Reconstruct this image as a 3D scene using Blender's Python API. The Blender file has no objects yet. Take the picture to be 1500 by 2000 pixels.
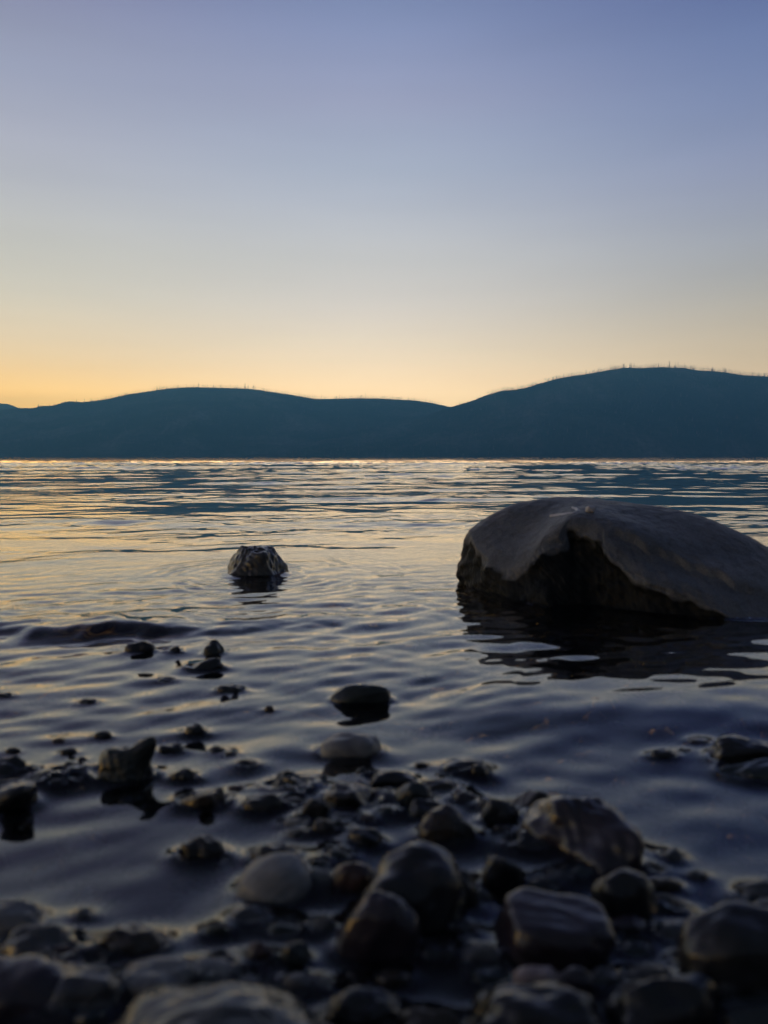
import bpy, math, random
import numpy as np
from mathutils import Vector, Matrix
C = bpy.context.scene.collection
R = math.radians
H = 0.40                    # camera height over the lake
F = 1500.0                  # focal length in pixels of the 1500 x 2000 photograph
PITCH = R(4.08)             # the lens looks slightly down

# ------------------------------------------------------------------ camera
cam_d = bpy.data.cameras.new('camera'); cam = bpy.data.objects.new('camera', cam_d); C.objects.link(cam)
cam.location = (0, 0, H); cam.rotation_euler = (R(90) - PITCH, 0, 0)
cam_d.sensor_fit = 'VERTICAL'; cam_d.sensor_height = 36; cam_d.sensor_width = 27
cam_d.lens = 36 * F / 2000
cam_d.clip_start = 0.01; cam_d.clip_end = 30000
cam_d.dof.use_dof = True; cam_d.dof.focus_distance = 7.0; cam_d.dof.aperture_fstop = 4.2
bpy.context.scene.camera = cam

# ------------------------------------------------------------------ dusk sky
SUN_AZ = R(-22)             # where the sun went down, left of the view axis (+Y)
w = bpy.data.worlds.new('World'); bpy.context.scene.world = w; w.use_nodes = True
nt = w.node_tree; nt.nodes.clear()
N = nt.nodes.new; L = nt.links.new
out = N('ShaderNodeOutputWorld'); bg = N('ShaderNodeBackground'); L(bg.outputs[0], out.inputs[0])
tc = N('ShaderNodeTexCoord')
sep = N('ShaderNodeSeparateXYZ'); L(tc.outputs['Generated'], sep.inputs[0])
def wm(op, a, b=None, c=None, clamp=False):
    n = N('ShaderNodeMath'); n.operation = op; n.use_clamp = clamp
    for i, v in enumerate((a, b, c)):
        if v is None: continue
        if isinstance(v, (int, float)): n.inputs[i].default_value = v
        else: L(v, n.inputs[i])
    return n.outputs[0]
elev = wm('ARCSINE', sep.outputs[2])
ef = wm('DIVIDE', elev, math.pi / 2, clamp=True)
def lin(v):
    return tuple(((x / 255 + .055) / 1.055) ** 2.4 for x in v)
HAZE_D, HAZE_TOP, HAZE_FAR = 3.1e-4, 470.0, 6200.0      # evening haze (built at the end); the sky lies beyond it
HAZE_IN = (.038, .102, .160)                              # what the haze itself adds over a long path
def beyond_haze(deg, c):
    e = max(R(deg), 1e-3); t = math.exp(-HAZE_D * min(HAZE_TOP / math.sin(e), HAZE_FAR / math.cos(e)))
    return tuple(max(0.0, (v - h * (1 - t)) / t) / 12 for v, h in zip(c, HAZE_IN))
def elramp(stops):
    # display colours by elevation, made dense and smooth, then carried back beyond the haze
    r = N('ShaderNodeValToRGB'); cr = r.color_ramp; cr.interpolation = 'LINEAR'
    while len(cr.elements) > 1: cr.elements.remove(cr.elements[-1])
    st = np.array(stops, float); fine_ = np.arange(0, 90.5, .5)
    ch = [np.interp(fine_, st[:, 0], st[:, k]) for k in (1, 2, 3)]
    ker = np.hanning(9); ker /= ker.sum(); ch = [np.convolve(np.pad(c, 4, 'edge'), ker, 'valid') for c in ch]
    for i, deg in enumerate((0, 2, 3, 4, 4.5, 5, 5.5, 6, 6.5, 7, 8, 9, 10, 11, 12, 13, 14, 16, 18, 20, 22, 24, 26, 28, 30, 34, 38, 45, 60, 75, 90)):
        rgb = [float(np.interp(deg, fine_, c)) for c in ch]
        e = cr.elements[0] if i == 0 else cr.elements.new(deg / 90)
        e.position = deg / 90; e.color = (*beyond_haze(deg, lin(rgb)), 1)
    L(ef, r.inputs[0]); return r.outputs[0]
# degrees above the horizon, then red, green, blue (0 to 255)
left = elramp([(0, 255, 190, 110), (4.2, 253, 205, 136), (7.2, 227, 204, 170), (10.9, 203, 198, 184), (14.4, 190, 190, 186), (17.7, 176, 179, 188),
               (21, 168, 171, 188), (24, 152, 159, 183), (27, 140, 145, 170), (30, 126, 128, 165), (45, 68, 75, 100), (90, 36, 42, 60)])
mid = elramp([(0, 255, 210, 158), (4.8, 255, 221, 178), (7.2, 234, 215, 188), (10.9, 210, 204, 197), (14.4, 195, 196, 197), (17.7, 178, 184, 197),
              (21, 161, 172, 193), (24, 154, 160, 187), (27, 140, 151, 185), (30, 122, 137, 176), (45, 64, 73, 99), (90, 36, 42, 60)])
right = elramp([(0, 220, 190, 158), (4.8, 209, 188, 160), (7.2, 192, 179, 158), (10.9, 167, 167, 164), (14.4, 152, 159, 172), (17.7, 140, 149, 175),
                (21, 128, 141, 176), (24, 111, 128, 168), (27, 99, 117, 161), (30, 80, 94, 145), (45, 52, 61, 90), (90, 36, 42, 60)])
az = wm('ARCTAN2', sep.outputs[0], sep.outputs[1])
def mixc(f, a, b, mode='MIX'):
    m = N('ShaderNodeMix'); m.data_type = 'RGBA'; m.blend_type = mode
    if isinstance(f, (int, float)): m.inputs['Factor'].default_value = f
    else: L(f, m.inputs['Factor'])
    for s, v in ((6, a), (7, b)):
        if isinstance(v, tuple): m.inputs[s].default_value = v
        else: L(v, m.inputs[s])
    return m.outputs[2]
def mapr(v, a, b, c, d, kind='SMOOTHSTEP'):
    m = N('ShaderNodeMapRange'); m.interpolation_type = kind
    L(v, m.inputs[0])
    for i, x in enumerate((a, b, c, d)): m.inputs[i + 1].default_value = x
    return m.outputs[0]
c1 = mixc(mapr(az, R(-30), R(2), 0, 1), left, mid)
c2 = mixc(mapr(az, R(-3), R(31), 0, 1), c1, right)
fall = mapr(wm('ABSOLUTE', wm('SUBTRACT', az, SUN_AZ)), R(45), R(150), 1, 0)      # the sky behind the camera is already dark
c3 = mixc(fall, (0.0034, 0.0043, 0.0064, 1), c2)
sky = N('ShaderNodeTexSky'); sky.sky_type = 'NISHITA'; sky.sun_disc = False
sky.sun_elevation = R(-1.5) if False else R(0.5); sky.sun_rotation = SUN_AZ; sky.air_density = 1.0; sky.dust_density = 1.0
nk = N('ShaderNodeVectorMath'); nk.operation = 'SCALE'; L(sky.outputs[0], nk.inputs[0]); nk.inputs['Scale'].default_value = 0.00025
c4 = mixc(1.0, c3, nk.outputs[0], 'ADD')
hzn = N('ShaderNodeTexNoise'); hzn.inputs['Scale'].default_value = 2.2; hzn.inputs['Detail'].default_value = 5
hzm = N('ShaderNodeMapping'); hzm.inputs['Scale'].default_value = (1, 1, 7); L(tc.outputs['Generated'], hzm.inputs['Vector']); L(hzm.outputs[0], hzn.inputs['Vector'])
veil = N('ShaderNodeVectorMath'); veil.operation = 'SCALE'; L(c4, veil.inputs[0]); L(mapr(hzn.outputs['Fac'], .3, .7, .965, 1.035, 'LINEAR'), veil.inputs['Scale'])      # thin uneven veil
c4 = veil.outputs[0]
L(c4, bg.inputs[0]); bg.inputs[1].default_value = 12.0
sc = bpy.context.scene
sc.view_settings.view_transform = 'Standard'; sc.view_settings.look = 'None'; sc.view_settings.exposure = 0.0; sc.view_settings.gamma = 1
sc.cycles.max_bounces = 8; sc.cycles.transmission_bounces = 6; sc.cycles.glossy_bounces = 4; sc.cycles.diffuse_bounces = 3
sc.cycles.volume_bounces = 0; sc.cycles.caustics_reflective = True; sc.cycles.caustics_refractive = True
sc.cycles.use_denoising = True

# ------------------------------------------------------------------ helpers
def tag(o, label=None, cat=None, group=None, kind=None):
    if label: o['label'] = label
    if cat: o['category'] = cat
    if group: o['group'] = group
    if kind: o['kind'] = kind
    return o
def mesh_obj(name, verts, faces, mat, parent=None, smooth=True):
    me = bpy.data.meshes.new(name)
    verts = np.asarray(verts, dtype=np.float32)
    if isinstance(faces, np.ndarray):
        k = faces.shape[1]; nf = len(faces)
        me.vertices.add(len(verts)); me.vertices.foreach_set('co', verts.ravel())
        me.loops.add(nf * k); me.loops.foreach_set('vertex_index', faces.astype(np.int32).ravel())
        me.polygons.add(nf); me.polygons.foreach_set('loop_start', np.arange(0, nf * k, k, dtype=np.int32))
        me.update(calc_edges=True)
    else:
        me.from_pydata([tuple(v) for v in verts], [], faces)
    me.polygons.foreach_set('use_smooth', np.full(len(me.polygons), smooth))
    me.materials.append(mat); me.update()
    o = bpy.data.objects.new(name, me); C.objects.link(o)
    if parent: o.parent = parent
    return o
def grid_faces(nr, nc, wrap=False):
    i = np.arange(nr - 1)[:, None]; j = np.arange(nc if wrap else nc - 1)[None, :]
    a = i * nc + j; b = i * nc + (j + 1) % nc
    return np.stack([a, b, b + nc, a + nc], -1).reshape(-1, 4)
def dep(py): return math.atan((py - 1000) / F) + PITCH          # depression of a photo row (at the centre column)
def ray(px, py):
    v = Vector(((px - 750) / F, (1000 - py) / F, -1)); v.rotate(cam.rotation_euler.to_matrix()); return v.normalized()
def at(px, py, z=0.0):
    d = ray(px, py); t = (z - H) / d.z; return Vector((d.x * t, d.y * t, z))
def waves_noise(x, y, seed, lams, aniso=1.0, ang=0.0):
    """smooth random field in about [-1,1] from a few random plane waves"""
    rs = np.random.RandomState(seed); s = np.zeros_like(x)
    for lam in lams:
        for _ in range(3):
            t = rs.uniform(0, 2 * math.pi); kx, ky = math.cos(t), math.sin(t)
            X = (x * math.cos(ang) + y * math.sin(ang)) / aniso; Y = -x * math.sin(ang) + y * math.cos(ang)
            s += np.sin(2 * math.pi * (kx * X + ky * Y) / lam + rs.uniform(0, 6.28)) * (lam / lams[0]) ** .7
    return s / (1.7 * len(lams) ** .5 + .6)

def noise3(p, seed, lams):
    rs = np.random.RandomState(seed); o_ = np.zeros(p.shape[:-1])
    for lam in lams:
        for _ in range(5):
            k = rs.normal(size=3); k /= np.linalg.norm(k)
            o_ += np.sin(2 * math.pi * (p @ k) / lam + rs.uniform(0, 6.28)) * (lam / lams[0]) ** .8
    return o_ / (2.2 * len(lams) ** .4)
def facet3(p, seed, lams):
    rs = np.random.RandomState(seed); o_ = np.zeros(p.shape[:-1])
    for lam in lams:
        for _ in range(4):
            k = rs.normal(size=3); k /= np.linalg.norm(k)
            o_ += (2 / math.pi) * np.arcsin(np.sin(2 * math.pi * (p @ k) / lam + rs.uniform(0, 6.28))) * (lam / lams[0])
    return o_ / (2.0 * len(lams) ** .3)
def ico(sub):
    t = (1 + 5 ** .5) / 2
    v = [(-1,t,0),(1,t,0),(-1,-t,0),(1,-t,0),(0,-1,t),(0,1,t),(0,-1,-t),(0,1,-t),(t,0,-1),(t,0,1),(-t,0,-1),(-t,0,1)]
    v = [np.array(p) / np.linalg.norm(p) for p in v]
    f = [(0,11,5),(0,5,1),(0,1,7),(0,7,10),(0,10,11),(1,5,9),(5,11,4),(11,10,2),(10,7,6),(7,1,8),(3,9,4),(3,4,2),(3,2,6),(3,6,8),(3,8,9),(4,9,5),(2,4,11),(6,2,10),(8,6,7),(9,8,1)]
    for _ in range(sub):
        cache = {}; nf = []
        def m(a, b):
            k = (min(a, b), max(a, b))
            if k not in cache:
                p = v[a] + v[b]; v.append(p / np.linalg.norm(p)); cache[k] = len(v) - 1
            return cache[k]
        for a, b, c in f:
            ab, bc, ca = m(a, b), m(b, c), m(c, a); nf += [(a, ab, ca), (b, bc, ab), (c, ca, bc), (ab, bc, ca)]
        f = nf
    return np.array(v), np.array(f)
ICO = {k: ico(k) for k in (1, 2, 3, 4, 5)}

# ------------------------------------------------------------------ materials
def new_mat(name):
    m = bpy.data.materials.new(name); m.use_nodes = True; n = m.node_tree
    b = n.nodes['Principled BSDF']; return m, n, b
def ramp(n, fac, stops):
    r = n.nodes.new('ShaderNodeValToRGB'); cr = r.color_ramp
    while len(cr.elements) > 1: cr.elements.remove(cr.elements[-1])
    for i, (p, c) in enumerate(stops):
        e = cr.elements[0] if i == 0 else cr.elements.new(p)
        e.position = p; e.color = (*c, 1) if len(c) == 3 else c
    n.links.new(fac, r.inputs[0]); return r.outputs[0]
def noise(n, vec, scale, detail=6, rough=.6, dist=0.0):
    t = n.nodes.new('ShaderNodeTexNoise'); t.inputs['Scale'].default_value = scale; t.inputs['Detail'].default_value = detail
    t.inputs['Roughness'].default_value = rough; t.inputs['Distortion'].default_value = dist
    if vec is not None: n.links.new(vec, t.inputs['Vector'])
    return t.outputs['Fac']
def bump(n, b, h, strength, distance, prev=None):
    u = n.nodes.new('ShaderNodeBump'); u.inputs['Strength'].default_value = strength; u.inputs['Distance'].default_value = distance
    n.links.new(h, u.inputs['Height'])
    if prev: n.links.new(prev, u.inputs['Normal'])
    n.links.new(u.outputs[0], b.inputs['Normal']); return u.outputs[0]
def g(*c): return tuple(c)
def stone_mat(name, dark, lite, rough=.42, coat=1.0, coat_rough=.07, scale=1.0, veins=False):
    m, n, b = new_mat(name)
    geo = n.nodes.new('ShaderNodeNewGeometry'); oi = n.nodes.new('ShaderNodeObjectInfo')
    off = n.nodes.new('ShaderNodeVectorMath'); off.operation = 'ADD'
    cmb = n.nodes.new('ShaderNodeCombineXYZ')
    ml = n.nodes.new('ShaderNodeMath'); ml.operation = 'MULTIPLY'; ml.inputs[1].default_value = 37.0
    n.links.new(oi.outputs['Random'], ml.inputs[0]); n.links.new(ml.outputs[0], cmb.inputs[0]); n.links.new(ml.outputs[0], cmb.inputs[2])
    n.links.new(geo.outputs['Position'], off.inputs[0]); n.links.new(cmb.outputs[0], off.inputs[1])
    v = off.outputs[0]
    big = noise(n, v, 22 * scale, 5, .6, .6); fine = noise(n, v, 420 * scale, 4, .7)
    a = n.nodes.new('ShaderNodeMath'); a.operation = 'MULTIPLY_ADD'; n.links.new(fine, a.inputs[0]); a.inputs[1].default_value = .35
    sb = n.nodes.new('ShaderNodeMath'); sb.operation = 'SUBTRACT'; n.links.new(big, sb.inputs[0]); sb.inputs[1].default_value = .17
    n.links.new(sb.outputs[0], a.inputs[2])
    col = ramp(n, a.outputs[0], [(.3, dark), (.52, tuple(.6 * x + .4 * y for x, y in zip(dark, lite))), (.72, lite)])
    if veins:
        vv = noise(n, v, 9 * scale, 3, .5, 2.5)
        rv = ramp(n, vv, [(.485, (0, 0, 0)), (.5, (1, 1, 1)), (.515, (0, 0, 0))])
        mx = n.nodes.new('ShaderNodeMix'); mx.data_type = 'RGBA'; n.links.new(rv, mx.inputs[0]); n.links.new(col, mx.inputs[6]); mx.inputs[7].default_value = (*[min(1, x * 2.2) for x in lite], 1)
        col = mx.outputs[2]
    n.links.new(col, b.inputs['Base Color'])
    rr = ramp(n, big, [(.35, (rough - .1,) * 3), (.7, (rough + .15,) * 3)]); n.links.new(rr, b.inputs['Roughness'])
    b.inputs['Specular IOR Level'].default_value = .25; b.inputs['Coat Weight'].default_value = coat; b.inputs['Coat Roughness'].default_value = coat_rough; b.inputs['Coat IOR'].default_value = 1.42
    p = bump(n, b, fine, .35, .0008); bump(n, b, big, .3, .004, p)
    return m
S = {
    'black':  stone_mat('wet black stone', g(0.0060, 0.0065, 0.0075), g(0.0175, 0.0180, 0.0200)),
    'grey':   stone_mat('wet grey stone', g(0.028, 0.030, 0.034), g(0.085, 0.087, 0.092), rough=.5),
    'pale':   stone_mat('pale grey stone', g(0.12, 0.122, 0.13), g(0.30, 0.30, 0.29), rough=.55, coat=.5),
    'green':  stone_mat('green argillite', g(0.0080, 0.0120, 0.0110), g(0.0225, 0.0300, 0.0260)),
    'teal':   stone_mat('blue green stone', g(0.0100, 0.0160, 0.0190), g(0.0275, 0.0375, 0.0425)),
    'brown':  stone_mat('brown stone', g(0.0140, 0.0100, 0.0075), g(0.0500, 0.0375, 0.0275)),
    'red':    stone_mat('red argillite', g(0.0225, 0.0100, 0.0090), g(0.0700, 0.0350, 0.0300)),
    'purple': stone_mat('purple argillite', g(0.0140, 0.0110, 0.0160), g(0.0450, 0.0350, 0.0475)),
    'pink':   stone_mat('pale pink stone', g(.18, .13, .12), g(.42, .33, .30), rough=.5, coat=.6),
    'mottled': stone_mat('mottled grey stone', g(.014, .016, .015), g(.11, .11, .095), rough=.5, scale=1.0, veins=True),
}

# ------------------------------------------------------------------ stones: where the water meets them
# x0, top, x1, bottom in photo pixels fix each stone's place and size on the water plane z = 0 (+ base)
FOOT = []          # footprints: cx, cy, a, b, yaw, z_bottom, meniscus
def shape_dirs(sub, seed, box, lump, facets, bumps, cuts=None):
    v, f = ICO[sub]; rs = np.random.RandomState(seed)
    d = v.copy()
    p = 2.0 + box
    r = 1.0 / (np.abs(d) ** p).sum(1) ** (1 / p)
    for k in range(7):
        q = rs.normal(size=3); q *= (1.2 + 0.6 * k) / np.linalg.norm(q)
        r = r * (1 + lump * .32 / (1 + .45 * k) * np.sin(d @ q * 2 + rs.uniform(0, 6.28)))
    for (bd, amp, wid) in bumps:
        bd = np.array(bd, float); bd /= np.linalg.norm(bd)
        ang = np.arccos(np.clip(d @ bd, -1, 1)); r = r * (1 + amp * np.exp(-(ang / wid) ** 2))
    cl = list(cuts or [])
    for k in range(facets):
        q = rs.normal(size=3); q[2] = abs(q[2]) * .8; q /= np.linalg.norm(q); cl.append((q, rs.uniform(.66, .86)))
    for q, dd in cl:
        q = np.array(q, float); q /= np.linalg.norm(q)
        c = d @ q; lim = np.where(c > .05, dd / np.maximum(c, .05), 9)
        s = 26.0; r = -np.log(np.exp(-s * r) + np.exp(-s * np.minimum(lim, 3))) / s
    for k in range(10):                                          # small pits and swells
        q = rs.normal(size=3); q *= (9 + 3 * k) / np.linalg.norm(q)
        r = r * (1 + lump * .05 / (1 + .3 * k) * np.sin(d @ q + rs.uniform(0, 6.28)))
    P = d * r[:, None]
    P[:, :] /= np.array([np.abs(P[:, 0]).max(), np.abs(P[:, 1]).max(), 1.0])
    P[:, 2] /= P[:, 2].max()
    return P, f
def solve(x0, yt, x1, yb, k, br, base, h=None):
    """ellipsoid on the water: returns centre, a, b, c"""
    zc0 = base
    pf = at((x0 + x1) / 2, yb, zc0)
    yf = pf.y
    a = (x1 - x0) / 2 / F * math.hypot(yf, H) * 1.0
    for _ in range(3):
        b = a * br
        yc = yf + b * math.sqrt(max(0, 1 - k * k))
        a = (x1 - x0) / 2 / F * math.hypot(yc, H)
    phi = dep(yt)
    def height(c):
        zc = zc0 - k * c
        return yc * math.sin(phi) + (zc - H) * math.cos(phi) + math.sqrt((b * math.sin(phi)) ** 2 + (c * math.cos(phi)) ** 2)
    lo, hi = a * .06, a * 3.0
    for tries in range(8):
        if height(lo) <= 0: break
        b *= .8; yc = yf + b * math.sqrt(max(0, 1 - k * k))      # even a flat one reaches too high: less deep
    for _ in range(40):
        mid_ = (lo + hi) / 2
        if height(mid_) < 0: lo = mid_
        else: hi = mid_
    c = (lo + hi) / 2
    if yb > 1430 and c < (.62 if yb > 1600 else .50) * a:
        c = (.62 if yb > 1600 else .50) * a; b = a * max(br, .62); zc = zc0 - k * c
        yc = ((H - zc) * math.cos(phi) - math.sqrt((b * math.sin(phi)) ** 2 + (c * math.cos(phi)) ** 2)) / math.sin(phi)
    xc = ((x0 + x1) / 2 - 750) / F * (yc * math.cos(PITCH) + H * math.sin(PITCH))
    return Vector((xc, yc, zc0 - k * c)), a, b, c
STONES = []
def stone(px, mat, label, cat='stone', name='stone', group=None, k=.15, br=.58, box=.5, lump=.35, facets=0, bumps=(), cuts=None,
          tilt=0, yaw=0, base=0.0, sub=None, seed=None, men=1.0):
    x0, yt, x1, yb = px
    ctr, a, b, c = solve(x0, yt, x1, yb, k, br, base)
    seed = seed if seed is not None else (int(x0 * 7 + yt * 13) % 9973)
    sub = sub or (4 if (x1 - x0) > 34 else 3)
    if x1 - x0 < 90: lump = min(lump, .22); facets = min(facets, 1)
    P, f = shape_dirs(sub, seed, box, lump, facets, bumps, cuts)
    P = P * np.array([a, b, c])
    P[:, 2] = np.maximum(P[:, 2], -c * 1.0)
    o = mesh_obj(name, P, f, S[mat]); o.location = ctr; o.rotation_euler = (0, R(-tilt), R(yaw))
    tag(o, label, cat, group)
    kk = math.sqrt(max(0.05, 1 - k * k))
    FOOT.append((ctr.x, ctr.y, a * kk, b * kk, R(yaw), ctr.z - c, men, c, ctr.z))
    STONES.append(o); return o
def long_stone(p0, p1, wid, hgt, mat, label, zc=None, roll=0, pitch_end=0, **kw):
    """a long stone lying between two photo points on the water"""
    A, B = at(*p0), at(*p1); d = B - A; a = d.length / 2; ctr = (A + B) / 2
    yaw = math.atan2(d.y, d.x); zc = hgt * -.15 if zc is None else zc
    P, f = shape_dirs(kw.get('sub', 5), kw.get('seed', 3), kw.get('box', .8), kw.get('lump', .4), kw.get('facets', 4), kw.get('bumps', ()), kw.get('cuts'))
    P = P * np.array([a, wid / 2, hgt])
    o = mesh_obj(kw.get('name', 'stone'), P, f, S[mat]); o.location = (ctr.x, ctr.y, zc); o.rotation_euler = (R(roll), R(pitch_end), yaw)
    tag(o, label, kw.get('cat', 'stone'), kw.get('group'))
    FOOT.append((ctr.x, ctr.y, a * .95, wid / 2 * .95, yaw, zc - hgt, 1.0, hgt, zc)); return o

# ------------------------------------------------------------------ the great boulder
def cr_spline(pts, n):
    P = np.array(pts, float); m = len(P); out_ = []
    t = np.arange(n) * m / n
    i = np.floor(t).astype(int); u = (t - i)[:, None]
    p0, p1, p2, p3 = P[(i - 1) % m], P[i % m], P[(i + 1) % m], P[(i + 2) % m]
    return .5 * ((2 * p1) + (-p0 + p2) * u + (2 * p0 - 5 * p1 + 4 * p2 - p3) * u ** 2 + (-p0 + 3 * p1 - 3 * p2 + p3) * u ** 3)
def tps(pts):
    P = np.array(pts, float); xy = P[:, :2]; n = len(P)
    def U(r2): return .5 * r2 * np.log(r2 + 1e-9)
    K = U(((xy[:, None] - xy[None]) ** 2).sum(-1)) + np.eye(n) * 2e-4
    A = np.zeros((n + 3, n + 3)); A[:n, :n] = K; A[:n, n] = 1; A[:n, n + 1:] = xy; A[n, :n] = 1; A[n + 1:, :n] = xy.T
    wv = np.linalg.solve(A, np.concatenate([P[:, 2], np.zeros(3)]))
    def f(x, y):
        s = wv[n] + wv[n + 1] * x + wv[n + 2] * y
        for k in range(n): s = s + wv[k] * U((x - xy[k, 0]) ** 2 + (y - xy[k, 1]) ** 2)
        return s
    return f
def poly(pts, n):
    P = np.array(pts, float); m = len(P); t = np.arange(n) * m / n; i = np.floor(t).astype(int); u = (t - i)[:, None]
    return P[i % m] * (1 - u) + P[(i + 1) % m] * u
def epx(px, py, y): v = ray(px, py); t = y / v.y; return (v.x * t, y, H + v.z * t)
FRONT = [((915,1036,2.42),(.228,2.42)),((928,1062,2.33),(.25,2.32)),((955,1086,2.25),(.28,2.22)),((986,1106,2.19),(.33,2.12)),((1014,1098,2.16),(.38,2.01)),((1042,1076,2.15),(.425,1.915)),
         ((1058,1055,2.15),(.46,1.94)),((1090,1042,2.145),(.49,1.965)),((1110,1020,2.16),(.515,1.975)),((1150,1022,2.14),(.54,1.98)),((1176,1042,2.10),(.565,1.97)),((1180,1060,2.07),(.58,1.955)),
         ((1203,1078,2.04),(.605,1.94)),((1228,1098,2.01),(.64,1.92)),((1258,1116,1.97),(.69,1.885)),((1300,1134,1.94),(.74,1.865)),((1350,1154,1.91),(.80,1.845)),((1400,1174,1.885),(.86,1.83)),
         ((1450,1194,1.87),(.92,1.82)),((1500,1212,1.865),(.98,1.815))]
EDGE = [epx(*a) for a, b in FRONT] + [(1.14,1.93,-.03),(1.25,2.12,-.04),(1.27,2.38,-.04),(1.17,2.66,-.04),(.92,2.86,-.04),(.62,2.88,-.02),(.42,2.76,.03),(.30,2.58,.11)]
BASE = [(*b, -.10) for a, b in FRONT] + [(1.17,1.90,-.12),(1.29,2.10,-.12),(1.31,2.40,-.12),(1.20,2.70,-.12),(.93,2.91,-.12),(.61,2.93,-.12),(.38,2.80,-.10),(.24,2.60,-.10)]
TOP = [(.417,2.5,.245),(.588,2.45,.270),(.72,2.4,.262),(.86,2.35,.247),(.966,2.3,.219),(1.045,2.25,.180),(1.12,2.2,.13),(.34,2.45,.215),
       (.43,2.30,.178),(.50,2.30,.225),(.60,2.28,.252),(.72,2.22,.230),(.83,2.14,.185),(.95,2.08,.130),(1.06,2.02,.07),(.37,2.25,.135),(.68,2.09,.195),
       (.6,2.62,.22),(.8,2.6,.20),(.95,2.5,.17),(1.08,2.4,.10),(.45,2.62,.18),(.78,2.03,.135),(.9,1.97,.09)]
def build_boulder():
    n, ni, no = 900, 120, 90
    E = .3 * cr_spline(EDGE, n) + .7 * poly(EDGE, n); B = .5 * cr_spline(BASE, n) + .5 * poly(BASE, n)
    ks = np.hanning(19); ks /= ks.sum()
    E = np.stack([np.convolve(np.concatenate([E[-9:, k], E[:, k], E[:9, k]]), ks, 'valid') for k in range(3)], -1)
    T = tps(TOP + EDGE)
    c0 = np.array([.70, 2.36])
    s = (np.arange(1, ni + 1) / ni)[:, None]
    X = c0[0] + s * (E[:, 0] - c0[0]); Y = c0[1] + s * (E[:, 1] - c0[1])
    # ragged chipped edge
    th = np.arange(n) / n * 2 * math.pi
    rag = sum(np.sin(th * k + k * k) / k ** .7 for k in (17, 29, 43, 61, 97)) * .0035
    Z0 = np.broadcast_to(E[:, 2], X.shape)
    chip = facet3(np.stack([E[:, 0], E[:, 1], E[:, 2]], -1), 71, (.15, .075, .04, .022)) * .011 * np.clip((2.45 - E[:, 1]) / .1, 0, 1)
    X = X + (s ** 10) * (rag * .5); Y = Y + (s ** 10) * (rag * .5 + chip)
    Z = T(X, Y)
    Z += .0018 * waves_noise(X, Y, 5, (.35, .18, .1)) + .0009 * waves_noise(X, Y, 6, (.05, .03, .018))
    Z -= .010 * np.clip((s - .90) / .10, 0, 1) ** 2 * np.clip((2.5 - Y) / .2, 0, 1)
    # overlapping ledge on the right of the front: a step that looks at the camera
    q = [(.60, 2.10), (.70, 2.055), (.80, 2.015), (.90, 1.955), (1.0, 1.93)]
    yq = np.interp(X, [p[0] for p in q], [p[1] for p in q]) + .006 * np.sin(X * 60) + .004 * np.sin(X * 131)
    win = np.clip((X - .60) / .07, 0, 1) * np.clip((1.02 - X) / .10, 0, 1)
    sd = yq - Y
    Z -= win * (.024 * (1 / (1 + np.exp(-np.clip(sd / .006, -40, 40)))) * np.exp(-np.clip(sd, 0, 1) / .075))
    # thin raised seam right of the middle, shallow scoop on the left of the top
    Z -= .006 * np.exp(-(((X - .41) / .05) ** 2 + ((Y - 2.21) / .05) ** 2))
    Z -= win * .010 * np.exp(-((yq + .004 - Y) / .007) ** 2)
    ring = np.stack([X, Y, Z + .0010 * noise3(np.stack([X, Y, Z], -1), 44, (.09, .05, .028))], -1)                               # ni x n x 3
    Er = ring[-1]
    t = (np.arange(1, no + 1) / no)[:, None, None]
    side = Er[None] * (1 - t) + B[None] * t
    # undercut just below the lip, broken rock further down
    cen = np.array([.70, 2.36, 0]); inw = cen - Er; inw[:, 2] = 0; inw /= np.linalg.norm(inw, axis=1)[:, None]
    front = np.clip((Er[:, 2] - .02) / .10, 0, 1) * np.clip((2.36 - Er[:, 1]) / .12, 0, 1) * np.clip((Er[:, 0] - .36) / .05, 0, 1)
    tt = t[:, :, 0]
    tq = np.clip(tt - .09, 0, 1); prof = (1 - np.exp(-tq / .06)) * (1 - tt) ** .8 - .13 * np.sin(math.pi * np.clip(tt / .17, 0, 1))
    side += (inw * front[:, None])[None] * (.026 * prof)[:, :, None]
    rough_ = .0025 * noise3(side, 9, (.035, .02, .012))
    fac = .020 * facet3(side, 12, (.26, .15, .08, .045))
    amp = np.clip(tt / .06, 0, 1)
    side -= inw[None] * ((rough_ + fac) * amp * np.clip(.35 + 4 * Er[:, 2], 0, 1))[:, :, None]
    V = np.concatenate([[[c0[0], c0[1], float(T(np.array(c0[0]), np.array(c0[1])))]], ring.reshape(-1, 3), side.reshape(-1, 3)])
    nr = ni + no
    q4 = grid_faces(nr, n, True) + 1
    f = [tuple(x) for x in q4]
    f += [(0, 1 + j, 1 + (j + 1) % n) for j in range(n)]
    f = [tuple(reversed(x)) if len(x) == 4 else x for x in f]
    m, nn, b = new_mat('boulder rock')
    geo = nn.nodes.new('ShaderNodeNewGeometry'); v = geo.outputs['Position']
    big = noise(nn, v, 7, 6, .6, .4); med = noise(nn, v, 38, 6, .65); fine = noise(nn, v, 330, 5, .7)
    col = ramp(nn, big, [(.3, (.085, .094, .105)), (.5, (.122, .133, .147)), (.68, (.165, .170, .176))])
    sp = ramp(nn, fine, [(.36, (.55,) * 3), (.5, (1,) * 3), (.66, (1.4,) * 3)])
    mx = nn.nodes.new('ShaderNodeMix'); mx.data_type = 'RGBA'; mx.blend_type = 'MULTIPLY'; mx.inputs[0].default_value = 1
    nn.links.new(col, mx.inputs[6]); nn.links.new(sp, mx.inputs[7])
    lich = ramp(nn, med, [(.54, (0,) * 3), (.66, (.5,) * 3)])
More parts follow.
